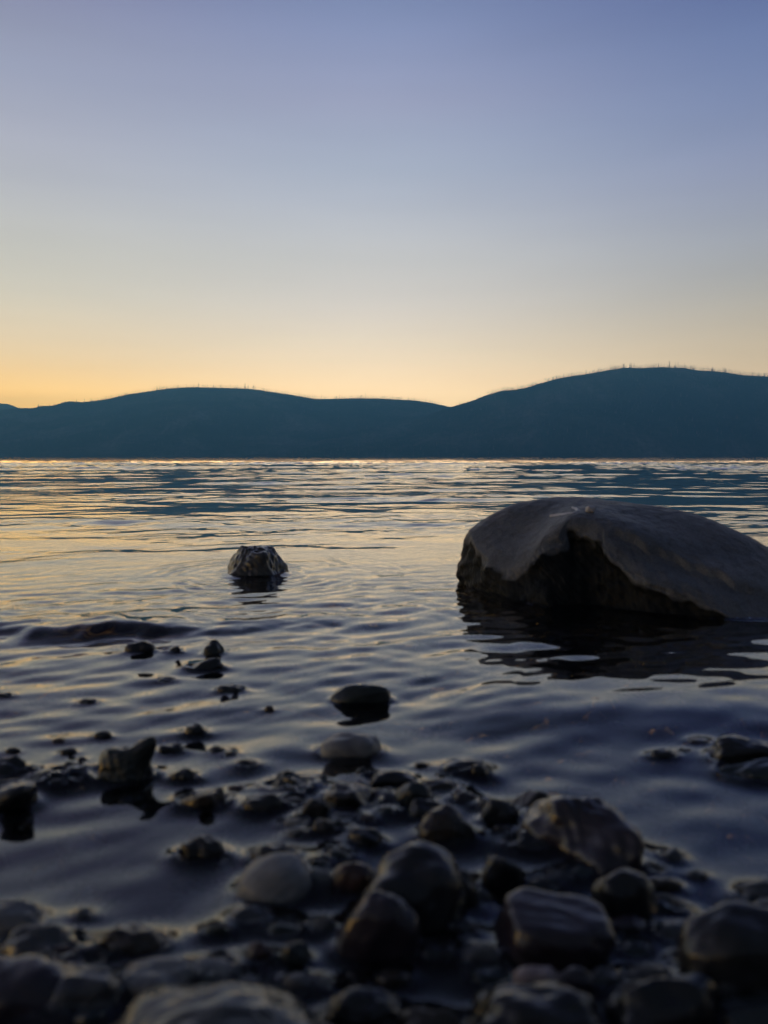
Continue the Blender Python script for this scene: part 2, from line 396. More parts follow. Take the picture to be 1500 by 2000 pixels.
    mx2 = nn.nodes.new('ShaderNodeMix'); mx2.data_type = 'RGBA'; nn.links.new(lich, mx2.inputs[0]); nn.links.new(mx.outputs[2], mx2.inputs[6]); mx2.inputs[7].default_value = (.066, .066, .062, 1)
    # freshly broken, algae-dark rock of the chipped front (second face colour: wet, blackened further as painted shade)
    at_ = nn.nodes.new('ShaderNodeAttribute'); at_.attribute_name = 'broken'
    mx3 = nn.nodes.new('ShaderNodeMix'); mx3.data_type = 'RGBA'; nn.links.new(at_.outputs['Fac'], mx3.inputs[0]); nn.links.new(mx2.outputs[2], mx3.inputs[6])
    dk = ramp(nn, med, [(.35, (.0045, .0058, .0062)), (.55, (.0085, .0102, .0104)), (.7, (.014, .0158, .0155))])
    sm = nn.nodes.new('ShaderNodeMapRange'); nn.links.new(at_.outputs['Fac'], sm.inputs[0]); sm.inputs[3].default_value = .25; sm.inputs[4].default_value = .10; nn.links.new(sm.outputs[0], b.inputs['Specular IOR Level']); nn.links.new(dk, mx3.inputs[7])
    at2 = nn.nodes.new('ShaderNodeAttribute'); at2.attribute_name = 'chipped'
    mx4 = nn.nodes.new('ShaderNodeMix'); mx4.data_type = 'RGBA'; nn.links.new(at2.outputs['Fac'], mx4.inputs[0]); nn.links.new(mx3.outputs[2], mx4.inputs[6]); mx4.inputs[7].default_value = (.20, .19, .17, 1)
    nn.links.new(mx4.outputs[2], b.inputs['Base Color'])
    rr = ramp(nn, med, [(.35, (.42,) * 3), (.7, (.62,) * 3)]); nn.links.new(rr, b.inputs['Roughness'])
    b.inputs['Specular IOR Level'].default_value = .4
    b.inputs['Coat Weight'].default_value = .04; b.inputs['Coat Roughness'].default_value = .4; b.inputs['Specular IOR Level'].default_value = .25
    p = bump(nn, b, fine, .6, .002); bump(nn, b, med, .6, .008, p)
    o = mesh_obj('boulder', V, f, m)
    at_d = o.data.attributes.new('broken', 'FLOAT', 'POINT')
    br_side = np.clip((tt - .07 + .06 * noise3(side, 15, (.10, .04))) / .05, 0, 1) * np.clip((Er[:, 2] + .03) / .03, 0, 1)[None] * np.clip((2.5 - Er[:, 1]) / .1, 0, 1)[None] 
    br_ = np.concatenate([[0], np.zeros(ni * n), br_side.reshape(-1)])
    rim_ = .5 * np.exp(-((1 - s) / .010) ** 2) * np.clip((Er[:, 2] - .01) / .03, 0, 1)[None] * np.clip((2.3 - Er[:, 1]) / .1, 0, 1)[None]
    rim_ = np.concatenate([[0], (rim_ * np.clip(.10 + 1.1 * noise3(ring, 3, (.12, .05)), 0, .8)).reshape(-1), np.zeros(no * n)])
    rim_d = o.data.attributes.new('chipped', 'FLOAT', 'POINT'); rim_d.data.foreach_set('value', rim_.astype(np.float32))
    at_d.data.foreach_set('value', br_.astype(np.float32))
    return o, T
boulder, TOPZ = build_boulder()
tag(boulder, 'huge smooth grey boulder with a dark chipped front, standing in the water on the right', 'boulder')
# pale curl of lichen stuck to the top, and a pebble lying beside it
mw, nw, bw = new_mat('pale mineral'); bw.inputs['Base Color'].default_value = (.42, .41, .42, 1); bw.inputs['Roughness'].default_value = .45
def ribbon(pts, wid, hgt):
    V, f = [], []; n = 40
    P = np.array(pts, float); t = np.linspace(0, len(P) - 1, n)
    X = np.interp(t, range(len(P)), P[:, 0]); Y = np.interp(t, range(len(P)), P[:, 1])
    for i in range(n):
        dx, dy = X[min(i + 1, n - 1)] - X[max(i - 1, 0)], Y[min(i + 1, n - 1)] - Y[max(i - 1, 0)]
        l = math.hypot(dx, dy); nx, ny = -dy / l, dx / l
        ww = wid * (math.sin(math.pi * (i + .4) / n) ** .5)
        for k in range(7):
            u = -1 + k / 3; xx, yy = X[i] + nx * ww * u, Y[i] + ny * ww * u
            V.append((xx, yy, float(TOPZ(np.array(xx), np.array(yy))) + hgt * (1 - u * u) - .001))
    for i in range(n - 1):
        for k in range(6):
            a = i * 7 + k; f.append((a, a + 1, a + 8, a + 7))
    return V, f
def on_top(px, py):
    d = ray(px, py); t = 1.9
    while t < 3:
        p = Vector((0, 0, H)) + d * t
        if p.z < float(TOPZ(np.array(p.x), np.array(p.y))): break
        t += .002
    return p
V, f = ribbon([tuple(on_top(a, b_).xy) for a, b_ in ((1074, 1008), (1090, 1006), (1106, 1004.5), (1120, 1003), (1128, 999), (1126, 994), (1117, 992))], .009, .005)
vein = mesh_obj('mineral_vein', V, f, mw, boulder)
vein['label'] = 'thin pale curved vein on the boulder top'
P, f = shape_dirs(3, 4, .4, .3, 2, ()); P = P * np.array([.015, .015, .010])
peb = mesh_obj('pebble', P, f, mw); xx, yy = on_top(1152, 999).xy
peb.location = (xx, yy, float(TOPZ(np.array(xx), np.array(yy))) + .007)
tag(peb, 'tiny pale pebble lying on top of the huge boulder', 'pebble')

# ------------------------------------------------------------------ the small rock out in the lake
def build_lake_rock():
    c = at(505, 1128); cx, cy = c.x - .024, c.y + .070
    P, f = shape_dirs(5, 21, 1.3, .30, 0, [((.3, -.9, .5), .10, .35), ((-.25, -.5, .8), -.10, .25), ((.5, .1, .85), .10, .3)],
                      cuts=[((.08, -.12, 1), .80), ((-.8, -.3, .5), .86), ((.85, -.3, .4), .88), ((-.25, -1, .25), .86), ((.3, -1, .12), .88), ((-.5, -.6, .75), .84)])
    P[:, 2] /= P[:, 2].max()
    taper = 1 - .17 * np.clip(P[:, 2], 0, 1); P[:, 0] *= taper; P[:, 1] *= taper
    nz = noise3(P, 31, (1.1, .6, .33, .18)); P *= (1 + .07 * nz)[:, None]
    P = P * np.array([.118, .095, .098])
    o = mesh_obj('rock', P, f, ROCKM); o.location = (cx, cy, -.002)
    FOOT.append((cx, cy, .100, .083, 0, -.1, 1.0, .1, 0)); return o
ROCKM = stone_mat('rough layered rock', g(.016, .016, .015), g(.105, .098, .082), rough=.45, coat=.9, coat_rough=.14, scale=.9)
rock = build_lake_rock(); tag(rock, 'small angular flat-topped rock alone in the lake left of the boulder', 'rock')

# ------------------------------------------------------------------ stones, far to near
G = 'stones lying in the shallow water'
def s(px, mat, label, **kw): kw.setdefault('group', G); return stone(px, mat, label, **kw)
s((241,1250,303,1281), 'black', 'dark domed stone at the foot of the small breaking wave', lump=.4, br=.7, k=.1, box=.8)
s((327,1262,352,1279), 'black', 'tiny pointed triangular stone between two domed ones', name='pebble', cat='pebble', bumps=[((.4,0,1),.5,.5)], facets=3, k=.0, br=.5)
s((395,1250,438,1284), 'green', 'rounded upright stone with a bright wet rim behind the wedge stone', k=.1, br=.8)
s((359,1287,437,1312), 'black', 'dark wedge-shaped stone sloping down to the left', tilt=9, facets=2, br=.5, k=.1, bumps=[((.6,0,.8),.18,.5)])
s((306,1322,345,1333), 'black', 'low dark stone barely out of the water below the wedge stone', k=.35, br=.7)
s((423,1336,480,1353), 'black', 'flat oval dark stone right of the lowest wedge stone', k=.35, br=.6, box=1)
s((150,1363,190,1376), 'black', 'small dark stone sloping left, alone near the left edge', tilt=8, k=.4, br=.6)
s((-22,1352,26,1367), 'black', 'dark stone tip cut by the left edge below the wave', tilt=6, k=.3, br=.6)
s((515,1378,535,1387), 'brown', 'tiny lone brown pebble in open water left of the long flat stone', name='pebble', cat='pebble', k=.3)
s((648,1333,768,1373), 'green', 'long flat-topped dark green stone tilting up to the right', tilt=6, box=.7, lump=.15, br=.45, k=.3)
s((620,1429,746,1484), 'pale', 'smooth pale grey oval stone shining on top, alone in the middle', box=.8, lump=.18, br=.62, k=.05, tilt=2)
s((361,1413,402,1436), 'black', 'small dark knob with a bright arc above the row of pebbles', k=.3)
s((184,1427,218,1441), 'black', 'small half-sunk stone just left above the twin-humped stone', k=.3)
s((102,1440,128,1449), 'brown', 'tiny brown pebble left of the twin-humped stone, farthest of three', name='pebble', cat='pebble', k=.3)
s((117,1460,149,1473), 'black', 'small dark pebble left of the twin-humped stone, middle of three', name='pebble', cat='pebble', k=.3)
s((8,1459,39,1469), 'black', 'low dark pebble above the pointed stone at the left edge', name='pebble', cat='pebble', k=.3)
s((150,1478,170,1487), 'purple', 'tiny purple pebble touching the twin-humped stone on its left', name='pebble', cat='pebble', k=.3)
s((309,1452,362,1471), 'black', 'low oval dark stone right beside the twin-humped stone', k=.35, box=.8)
s((407,1457,440,1471), 'black', 'left of two small joined dark pebbles in the middle left', name='pebble', cat='pebble', k=.3)
s((437,1467,466,1478), 'black', 'right of two small joined dark pebbles in the middle left', name='pebble', cat='pebble', k=.3)
s((462,1483,504,1499), 'black', 'small dark domed stone left above the greenish ridge stone', k=.3)
s((332,1500,386,1528), 'black', 'dark domed stone with a bright halo above the brown wedge', k=.25)
s((172,1434,306,1532), 'green', 'large dark stone with a tall second hump on its right end', box=.7, lump=.25, k=.05, br=.6, bumps=[((.78,-.1,.72),.75,.32)], sub=5)
s((-40,1474,62,1524), 'black', 'large dark stone cut by the left edge, sloping down to the right', tilt=-8, br=.6, k=.1)
s((26,1500,60,1518), 'brown', 'small brown stone against the left-edge slab', k=.1)
s((62,1496,94,1516), 'black', 'small dark stone at the back of the left cluster', k=.1)
s((58,1512,100,1537), 'teal', 'bluish stone in front of the left cluster', k=.1)
s((98,1504,138,1526), 'green', 'greenish stone in the middle of the left cluster', k=.1)
s((118,1486,166,1518), 'black', 'pointed dark stone at the right end of the left cluster', k=.0, bumps=[((-.2,0,1),.35,.4)])
s((92,1520,134,1542), 'black', 'dark low stone at the front of the left cluster', k=.15)
s((132,1517,162,1533), 'grey', 'grey flat pebble at the front right of the left cluster', k=.2, name='pebble', cat='pebble')
s((-75,1523,68,1590), 'black', 'big black slab stone at the left edge in front of the cluster', br=.55, k=.0, box=1.2, base=.0)
s((346,1538,450,1582), 'brown', 'brown-topped wedge stone with a flat bright upper side', tilt=6, facets=2, br=.6, k=.1, cuts=[((-.3,.2,1),.6)])
s((443,1532,480,1544), 'red', 'low reddish pebble just behind the brown wedge stone', name='pebble', cat='pebble', k=.3)
s((512,1503,622,1552), 'green', 'rugged greenish ridge stone at the back of the central pile', facets=4, lump=.6, br=.6, k=.05)
s((560,1530,612,1556), 'green', 'small green stone leaning on the rugged ridge stone', k=.1)
s((619,1512,641,1523), 'grey', 'tiny grey pebble right of the ridge stone, the farther of two', name='pebble', cat='pebble', k=.3)
s((622,1529,645,1541), 'grey', 'tiny grey pebble right of the ridge stone, the nearer of two', name='pebble', cat='pebble', k=.3)
s((472,1549,552,1592), 'black', 'dark hunched stone left in the central pile', k=.05, bumps=[((.4,0,.9),.22,.4)])
s((545,1556,600,1580), 'purple', 'dull purple stone between the hunched stone and the long black one', k=.3)
s((628,1528,750,1585), 'black', 'long black stone with a bright back edge, centre of the pile', box=1.0, br=.6, k=.05, facets=2)
s((588,1558,645,1606), 'black', 'black stone at the left foot of the long black one', k=.0)
s((552,1596,604,1618), 'pale', 'flat light-topped pebble below the hunched stone', k=.3, name='pebble', cat='pebble')
s((610,1598,662,1640), 'black', 'dark round stone below the long black one', k=.1)
s((640,1585,700,1600), 'grey', 'thin flat stone in front of the long black one', k=.3)
s((736,1575,770,1597), 'teal', 'small blue-green pebble right of the long black stone', name='pebble', cat='pebble', k=.3)
s((706,1497,812,1537), 'black', 'flat black stone behind the teal stone with a straight right end', box=1.5, br=.55, k=.1, facets=2)
s((694,1500,716,1516), 'black', 'small black pebble at the left tip of the flat black stone', name='pebble', cat='pebble', k=.1)
s((808,1487,842,1500), 'black', 'small dark pebble in open water behind the teal stone', name='pebble', cat='pebble', k=.3)
s((862,1481,950,1508), 'black', 'flat dark stone at the far right of the central pile', box=1, k=.15, br=.5)
s((916,1492,957,1522), 'black', 'dark knob-like stone stuck to the far right flat stone', k=.05)
s((850,1507,884,1521), 'grey', 'small grey pebble just in front of the far right flat stone', name='pebble', cat='pebble', k=.3)
s((772,1524,852,1582), 'teal', 'smooth blue-grey dome-shaped stone right of the pile centre', k=.05, lump=.2)
s((822,1521,898,1552), 'brown', 'low brown stone with a curved bright edge behind the dome', k=.25, br=.6)
s((880,1541,938,1574), 'purple', 'low reddish purple stone on the right flank of the pile', k=.3, br=.7)
s((742,1537,776,1562), 'pale', 'shining pale pebble wedged left of the blue-grey dome', name='pebble', cat='pebble', k=.1)
s((790,1560,880,1606), 'black', 'black stone in shadow under the blue-grey dome', k=.1)
s((820,1571,914,1654), 'brown', 'upright brown striped stone with a bright bald top', k=-.15, box=.3, lump=.2, br=.8)
s((868,1600,928,1652), 'black', 'dark stone leaning against the upright brown stone', k=.1)
s((941,1559,1012,1618), 'black', 'dark cone-shaped stone with a bright left shoulder', k=.0, bumps=[((-.1,0,1),.25,.6)])
s((930,1560,952,1584), 'pale', 'small pale stone touching the left side of the cone-shaped one', k=.1, name='pebble', cat='pebble')
long_stone((1030,1590),(1262,1712), .105, .055, 'purple', 'long log-like dark stone with pale streaks running down to the right', zc=-.004, group=G, seed=8, lump=.4, box=.35, facets=0)
s((998,1541,1078,1590), 'brown', 'knobbly brown stone at the upper end of the log-like stone', lump=.7, k=.1, facets=3)
s((1060,1545,1100,1580), 'pink', 'pale orange knob on the upper end of the log-like stone', k=.1, name='pebble', cat='pebble')
s((1008,1622,1112,1658), 'black', 'flat dark stone in front of the log-like stone', k=.15, br=.6)
s((988,1640,1030,1662), 'grey', 'small grey stone at the left tip of the flat dark one', k=.2)
s((1275,1655,1345,1688), 'grey', 'low grey stone hardly breaking the water at the end of the log-like stone', k=.75, br=.8)
s((345,1631,436,1684), 'black', 'black peaked dome alone in the dark water, lower left', k=.0, bumps=[((0,0,1),.15,.5)])
s((486,1644,582,1690), 'black', 'black stone with a bright far rim behind the tilted grey oval', k=.1)
s((468,1668,604,1776), 'pale', 'smooth grey oval stone tilted up to the right', k=-.1, tilt=28, lump=.12, box=.2, br=.85)
s((452,1768,525,1806), 'grey', 'grey stone at the lower left foot of the tilted oval', k=.1)
s((640,1600,682,1636), 'black', 'small black stone in the middle of the pile', k=.1)
s((676,1618,748,1662), 'black', 'round black stone with a halo above the giant dome', k=.05)
s((628,1656,688,1690), 'teal', 'low teal stone left of the giant dome', k=.3)
s((598,1676,645,1708), 'green', 'small greenish stone right of the tilted oval', k=.2)
s((604,1698,650,1740), 'pale', 'pale wet stone wedged between the tilted oval and the pink-topped stone', k=.1)
s((652,1681,738,1750), 'red', 'pink-topped reddish stone left of the giant dome', k=-.1, lump=.2)
s((716,1654,905,1838), 'black', 'giant smooth black dome in the middle of the shore', k=-.2, lump=.18, box=.6, br=.7, base=.0)
s((860,1700,935,1800), 'black', 'black stone behind the right flank of the giant dome', k=.1)
s((664,1742,812,1892), 'purple', 'dark egg-shaped stone with a purple crest in front of the giant dome', k=-.25, lump=.2, box=.3)
s((940,1667,1024,1745), 'black', 'dark stone with a bright top-left tip right of the giant dome', k=-.1, facets=2)
s((914,1735,960,1775), 'grey', 'small stone with a light tip in the gap below the bright-tipped stone', k=.1)
s((1068,1700,1120,1730), 'grey', 'small grey pebble behind the broad flat-topped stone, left', name='pebble', cat='pebble', k=.2)
s((1105,1690,1160,1722), 'teal', 'small teal pebble behind the broad flat-topped stone, right', name='pebble', cat='pebble', k=.2)
s((1030,1716,1090,1750), 'black', 'black pebble close behind the broad flat-topped stone', name='pebble', cat='pebble', k=.1)
s((984,1747,1182,1893), 'purple', 'broad flat-topped purple-grey stone on the right of the shore', k=-.35, box=.45, lump=.22, br=.75, cuts=[((.05,-.12,1),.80)])
s((1164,1699,1276,1812), 'black', 'tall black dome behind the broad flat-topped stone', k=-.2, lump=.18)
s((1268,1711,1328,1748), 'brown', 'low brown stone right of the tall black dome', k=.15)
s((1272,1746,1326,1796), 'grey', 'greyish stone below the low brown one', k=.0)
s((1184,1787,1262,1842), 'purple', 'purple-rimmed stone right of the broad flat-topped one', k=-.1)
s((1278,1802,1362,1856), 'grey', 'flat light grey stone left of the great black stone', k=.0, box=1.2)
s((1344,1768,1600,1990), 'black', 'great black stone cut by the right edge', k=-.3, lump=.2, box=.7, br=.6)
s((1374,1830,1402,1862), 'pink', 'small bright orange-white pebble against the great black stone', name='pebble', cat='pebble', k=-.3)
s((1352,1822,1376,1846), 'green', 'small greenish pebble left of the bright one', name='pebble', cat='pebble', k=.0)
s((1448,1714,1560,1746), 'grey', 'thin flat stone at the right edge above the great black stone', k=.1)
s((1470,1738,1580,1785), 'black', 'black stone at the right edge below the thin flat one', k=.0)
s((1386,1440,1560,1490), 'black', 'large low black stone cut by the right edge, with algae on its end', k=.1, br=.4, tilt=-5)
s((1400,1478,1560,1516), 'teal', 'low bluish stone in front of the large low one at the right edge', k=.35, br=.45)
s((1266,1463,1324,1484), 'black', 'low dark stone in open water left of the right-edge stones', k=.3)
s((1322,1462,1352,1471), 'grey', 'barely showing pebble right beside the low dark stone', name='pebble', cat='pebble', k=.6)
s((1342,1441,1392,1452), 'brown', 'thin brown stone touching the end of the algae-covered one', k=.3)
G = 'stones on the near shore'
s((-60,1756,80,1800), 'pale', 'flat pale-topped stone at the left edge of the near shore', k=.1, box=1, br=.6)
s((148,1771,178,1796), 'pale', 'tiny bright pebble alone in the dark water, lower left', name='pebble', cat='pebble', k=.1)
s((6,1802,138,1862), 'grey', 'dark grey dome with a bright arc near the left edge', k=.0)
s((196,1797,326,1872), 'brown', 'brown stone with an orange and white bright top, lower left', k=-.1, lump=.35)
s((98,1846,152,1892), 'red', 'small reddish pebble between the dark grey dome and the brown stone', name='pebble', cat='pebble', k=-.1)
s((188,1856,228,1885), 'brown', 'small tan pebble under the brown stone', name='pebble', cat='pebble', k=.0)
s((160,1876,204,1906), 'teal', 'small bluish pebble under the brown stone', name='pebble', cat='pebble', k=.0)
s((-60,1858,130,1985), 'purple', 'large dull purple stone at the lower left edge', k=-.2, br=.7, lump=.2)
s((80,1882,240,1990), 'grey', 'large dark grey stone right of the dull purple one', k=-.2, br=.7)
s((240,1864,380,1950), 'pale', 'light grey flat stone with a long shining top, bottom left', k=-.1, tilt=10, box=.8, br=.7)
s((374,1869,462,1910), 'pale', 'light grey stone with a bright rim right of the shining flat one', k=.0)
s((250,1912,640,2080), 'mottled', 'very large mottled stone with pale veins at the bottom edge', k=-.1, br=.75, lump=.25, box=.5, sub=5)
s((462,1904,506,1930), 'pale', 'small pale pebble on the far side of the mottled stone', name='pebble', cat='pebble', k=.0)
s((478,1841,532,1896), 'red', 'small brick-red stone above the mottled stone', k=-.1)
s((548,1838,604,1900), 'teal', 'dark bluish stone right of the brick-red one', k=-.1)
s((552,1898,612,1946), 'pale', 'purplish white stone near the bottom centre', k=-.1)
s((614,1906,648,1940), 'pale', 'small greenish white pebble right of the purplish white stone', name='pebble', cat='pebble', k=-.1)
s((898,1842,972,1900), 'grey', 'dark stone with a bright cap left of the broad flat-topped one', k=-.1)
s((924,1888,994,1930), 'teal', 'flat teal stone below the bright-capped one', k=.0)
s((1010,1886,1094,1948), 'pink', 'pale pink oval stone at the bottom right', k=-.2, base=.008)
s((1080,1884,1158,1960), 'purple', 'violet stone touching the pale pink oval', k=-.2, base=.005)
s((930,1912,1160,2060), 'black', 'large black stone under the pale pink oval at the bottom edge', k=-.2, br=.6)
s((1140,1890,1215,1960), 'grey', 'grey stone leaning between the violet and the white-tipped stones', k=-.1)
s((1206,1878,1312,1960), 'grey', 'black stone with a white shining tip at the bottom right', k=-.1, tilt=15)
s((1200,1892,1402,2060), 'black', 'large black stone at the bottom edge left of the corner', k=-.2, br=.6)
s((1208,1838,1272,1874), 'green', 'small green pebble below the purple-rimmed stone', name='pebble', cat='pebble', k=.0)
s((1408,1940,1560,2060), 'teal', 'dark blue-green stone in the bottom right corner', k=-.2, br=.6)
s((1340,1950,1420,2000), 'grey', 'small stone with a light edge beside the corner stone', k=-.1)
s((-40,1922,32,2000), 'grey', 'grey stone in the bottom left corner', k=-.1)
s((72,1932,165,2010), 'purple', 'dim violet stone at the bottom left', k=-.1)
s((138,1972,200,2030), 'teal', 'small teal stone at the very bottom left', k=-.1)
s((640,1930,780,2040), 'black', 'black stone hidden in the dark at the bottom centre', k=.0)
s((780,1960,900,2060), 'brown', 'dim brown stone at the bottom centre, right of the black one', k=.1)
for i, (px, kk) in enumerate([((815,1840,900,1890),.2),((600,1790,660,1830),.3),((395,1800,450,1835),.5),((730,1895,800,1935),.3),((1110,1842,1160,1880),.1),((1310,1862,1362,1905),.1),
                     ((1290,1760,1340,1800),.1),((1340,1700,1385,1720),.5),((1140,1650,1190,1680),.1),((960,1610,1000,1634),.4),((700,1590,735,1612),.2),((560,1620,600,1640),.4),
                     ((880,1800,930,1845),.1),((1262,1690,1300,1712),.4),((520,1800,590,1835),.3),((640,1650,668,1668),.2),((575,1545,600,1560),.1),((420,1905,470,1935),.0)]):
    s(px, ['black', 'grey', 'green', 'brown', 'purple', 'black'][i % 6], 'small dim pebble ' + ['just right of the egg-shaped stone', 'left of the egg-shaped stone', 'sunk in the dark water left of the lower grey foot stone',
        'below the right side of the egg-shaped stone', 'under the broad flat-topped stone on its right', 'between the flat light grey stone and the great black stone', 'between the low brown stone and the flat light grey stone',
        'barely showing right of the low brown stone', 'in front of the middle of the log-like stone', 'right below the cone-shaped stone', 'in front of the long black stone on its right', 'just left of the flat light-topped pebble',
        'between the giant dome and the broad flat-topped stone', 'below the lower end of the log-like stone', 'right of the tilted oval stone at its foot', 'just above the low teal stone', 'between the hunched stone and the green one',
        'at the top edge of the very large mottled stone'][i], name='pebble', cat='pebble', k=kk, group='dim pebbles in the gaps')

# ------------------------------------------------------------------ lake bed and shore
def bed_z(x, y):
    r = y + .18 * np.abs(x) ** 1.5 * .0
    z = np.interp(r, [-30, -8, -2, -.4, .15, .35, .7, 1.2, 2, 3.5, 7, 15, 40, 200], [2.5, 1.0, .30, .05, .0, -.012, -.030, -.055, -.12, -.30, -.8, -1.8, -3.5, -4])
    return z
FT = np.array(FOOT)
def near_mask(x, y, pad=.25): return (y < 3.2)
def bed_full(x, y):
    z = bed_z(x, y) + .006 * waves_noise(x, y, 41, (.5, .22, .1)) * np.clip(y + 1, .3, 3)
    for (cx, cy, a, b, yaw, zb, men, c, zc) in FT:
        u = ((x - cx) * math.cos(yaw) + (y - cy) * math.sin(yaw)) / a; v = (-(x - cx) * math.sin(yaw) + (y - cy) * math.cos(yaw)) / b
        q = u * u + v * v
        m = q < 4
        if m.any():
            wgt = np.exp(-(q[m] / 1.0) ** 2); t = min(zb + .35 * c, -.008)
            z[m] = np.maximum(z[m], z[m] * (1 - wgt) + t * wgt)
    return z
bx = np.concatenate([-np.geomspace(60, 2.2, 30), np.linspace(-2.1, 2.5, 460), np.geomspace(2.6, 60, 30)])
by = np.concatenate([-np.geomspace(30, .35, 24), np.linspace(-.3, 3.4, 380), np.geomspace(3.45, 60, 60)])
BX, BY = np.meshgrid(bx, by); BZ = bed_full(BX.ravel(), BY.ravel()).reshape(BX.shape)
mb, nb, bb = new_mat('lake bed')
geo = nb.nodes.new('ShaderNodeNewGeometry'); v = geo.outputs['Position']
vo = nb.nodes.new('ShaderNodeTexVoronoi'); vo.inputs['Scale'].default_value = 26; nb.links.new(v, vo.inputs['Vector'])
vc = ramp(nb, vo.outputs['Distance'], [(.0, (.015, .014, .015)), (.5, (.009, .0088, .010)), (.8, (.004, .004, .004))])
mxx = nb.nodes.new('ShaderNodeMix'); mxx.data_type = 'RGBA'; mxx.blend_type = 'MULTIPLY'; mxx.inputs[0].default_value = .8
nb.links.new(vc, mxx.inputs[6]); nb.links.new(ramp(nb, noise(nb, v, 3, 5), [(.3, (.5, .5, .5)), (.7, (1.1, 1.1, 1.1))]), mxx.inputs[7])
nb.links.new(mxx.outputs[2], bb.inputs['Base Color']); bb.inputs['Roughness'].default_value = .7
iv = nb.nodes.new('ShaderNodeMath'); iv.operation = 'MULTIPLY'; iv.inputs[1].default_value = -1; nb.links.new(vo.outputs['Distance'], iv.inputs[0])
bump(nb, bb, iv.outputs[0], .8, .012)
bed = mesh_obj('lake_bed', np.stack([BX, BY, BZ], -1).reshape(-1, 3), grid_faces(*BX.shape), mb); tag(bed, kind='structure')
# cobbles and gravel on the bed: thousands, one object
rs = np.random.RandomState(77)
vv, ff, cols, base = [], [], [], 0
protos = [shape_dirs(2, 100 + k, .5, .5, 1 if k % 2 else 0, ()) for k in range(14)]
BIG = [r_ for r_ in FOOT if r_[2] > .0]
tries = 0; made = 0
while made < 2200 and tries < 30000:
    tries += 1
    y = rs.uniform(-.3, 1) if made % 3 == 0 else rs.uniform(.3, 2.9); x = rs.uniform(-.55 - .45 * max(y, 0), .6 + .65 * max(y, 0))
    r0 = rs.uniform(.009, .026) * (1 + .35 * max(0, y - .8)) * (1.35 if rs.rand() < .2 else 1)
    if y > 1.45 and x < -.25: continue
    z = float(bed_full(np.array([x]), np.array([y]))[0])
    hh = r0 * rs.uniform(.45, .75); zc = z + hh * .35
    if y < .52 and rs.rand() < .45: zc = z + hh * rs.uniform(.4, 1.5)
    elif y > .30 and zc + hh > -.012:                              # keep the gravel under the water where the photo shows open water
        zc = -.012 - hh
    P, f = protos[made % 14]; a = rs.uniform(0, 6.28); ca, sa = math.cos(a), math.sin(a)
    Q = P * np.array([r0, r0 * rs.uniform(.6, .95), hh]); Q = np.stack([Q[:, 0] * ca - Q[:, 1] * sa, Q[:, 0] * sa + Q[:, 1] * ca, Q[:, 2]], -1) + np.array([x, y, zc])
    vv.append(Q); ff.append(f + base); base += len(Q); made += 1
mg, ng, bgm = new_mat('gravel'); geo = ng.nodes.new('ShaderNodeNewGeometry')
colr = ramp(ng, geo.outputs['Random Per Island'], [(0, (0.0065, 0.0072, 0.0078)), (.2, (0.0163, 0.0163, 0.0163)), (.35, (0.0091, 0.0117, 0.0111)), (.5, (0.0228, 0.0163, 0.0130)), (.65, (0.0097, 0.0097, 0.0114)), (.8, (0.0358, 0.0260, 0.0195)), (.9, (0.0146, 0.0179, 0.0195)), (1, (0.0488, 0.0488, 0.0471))])
ng.nodes[-1].color_ramp.interpolation = 'CONSTANT'
ng.links.new(colr, bgm.inputs['Base Color']); bgm.inputs['Roughness'].default_value = .4; bgm.inputs['Coat Weight'].default_value = .5
bump(ng, bgm, noise(ng, geo.outputs['Position'], 300, 4), .3, .001)
gr = mesh_obj('gravel', np.concatenate(vv), np.concatenate(ff), mg); tag(gr, 'wet cobbles and gravel covering the lake bed', 'gravel', kind='stuff')

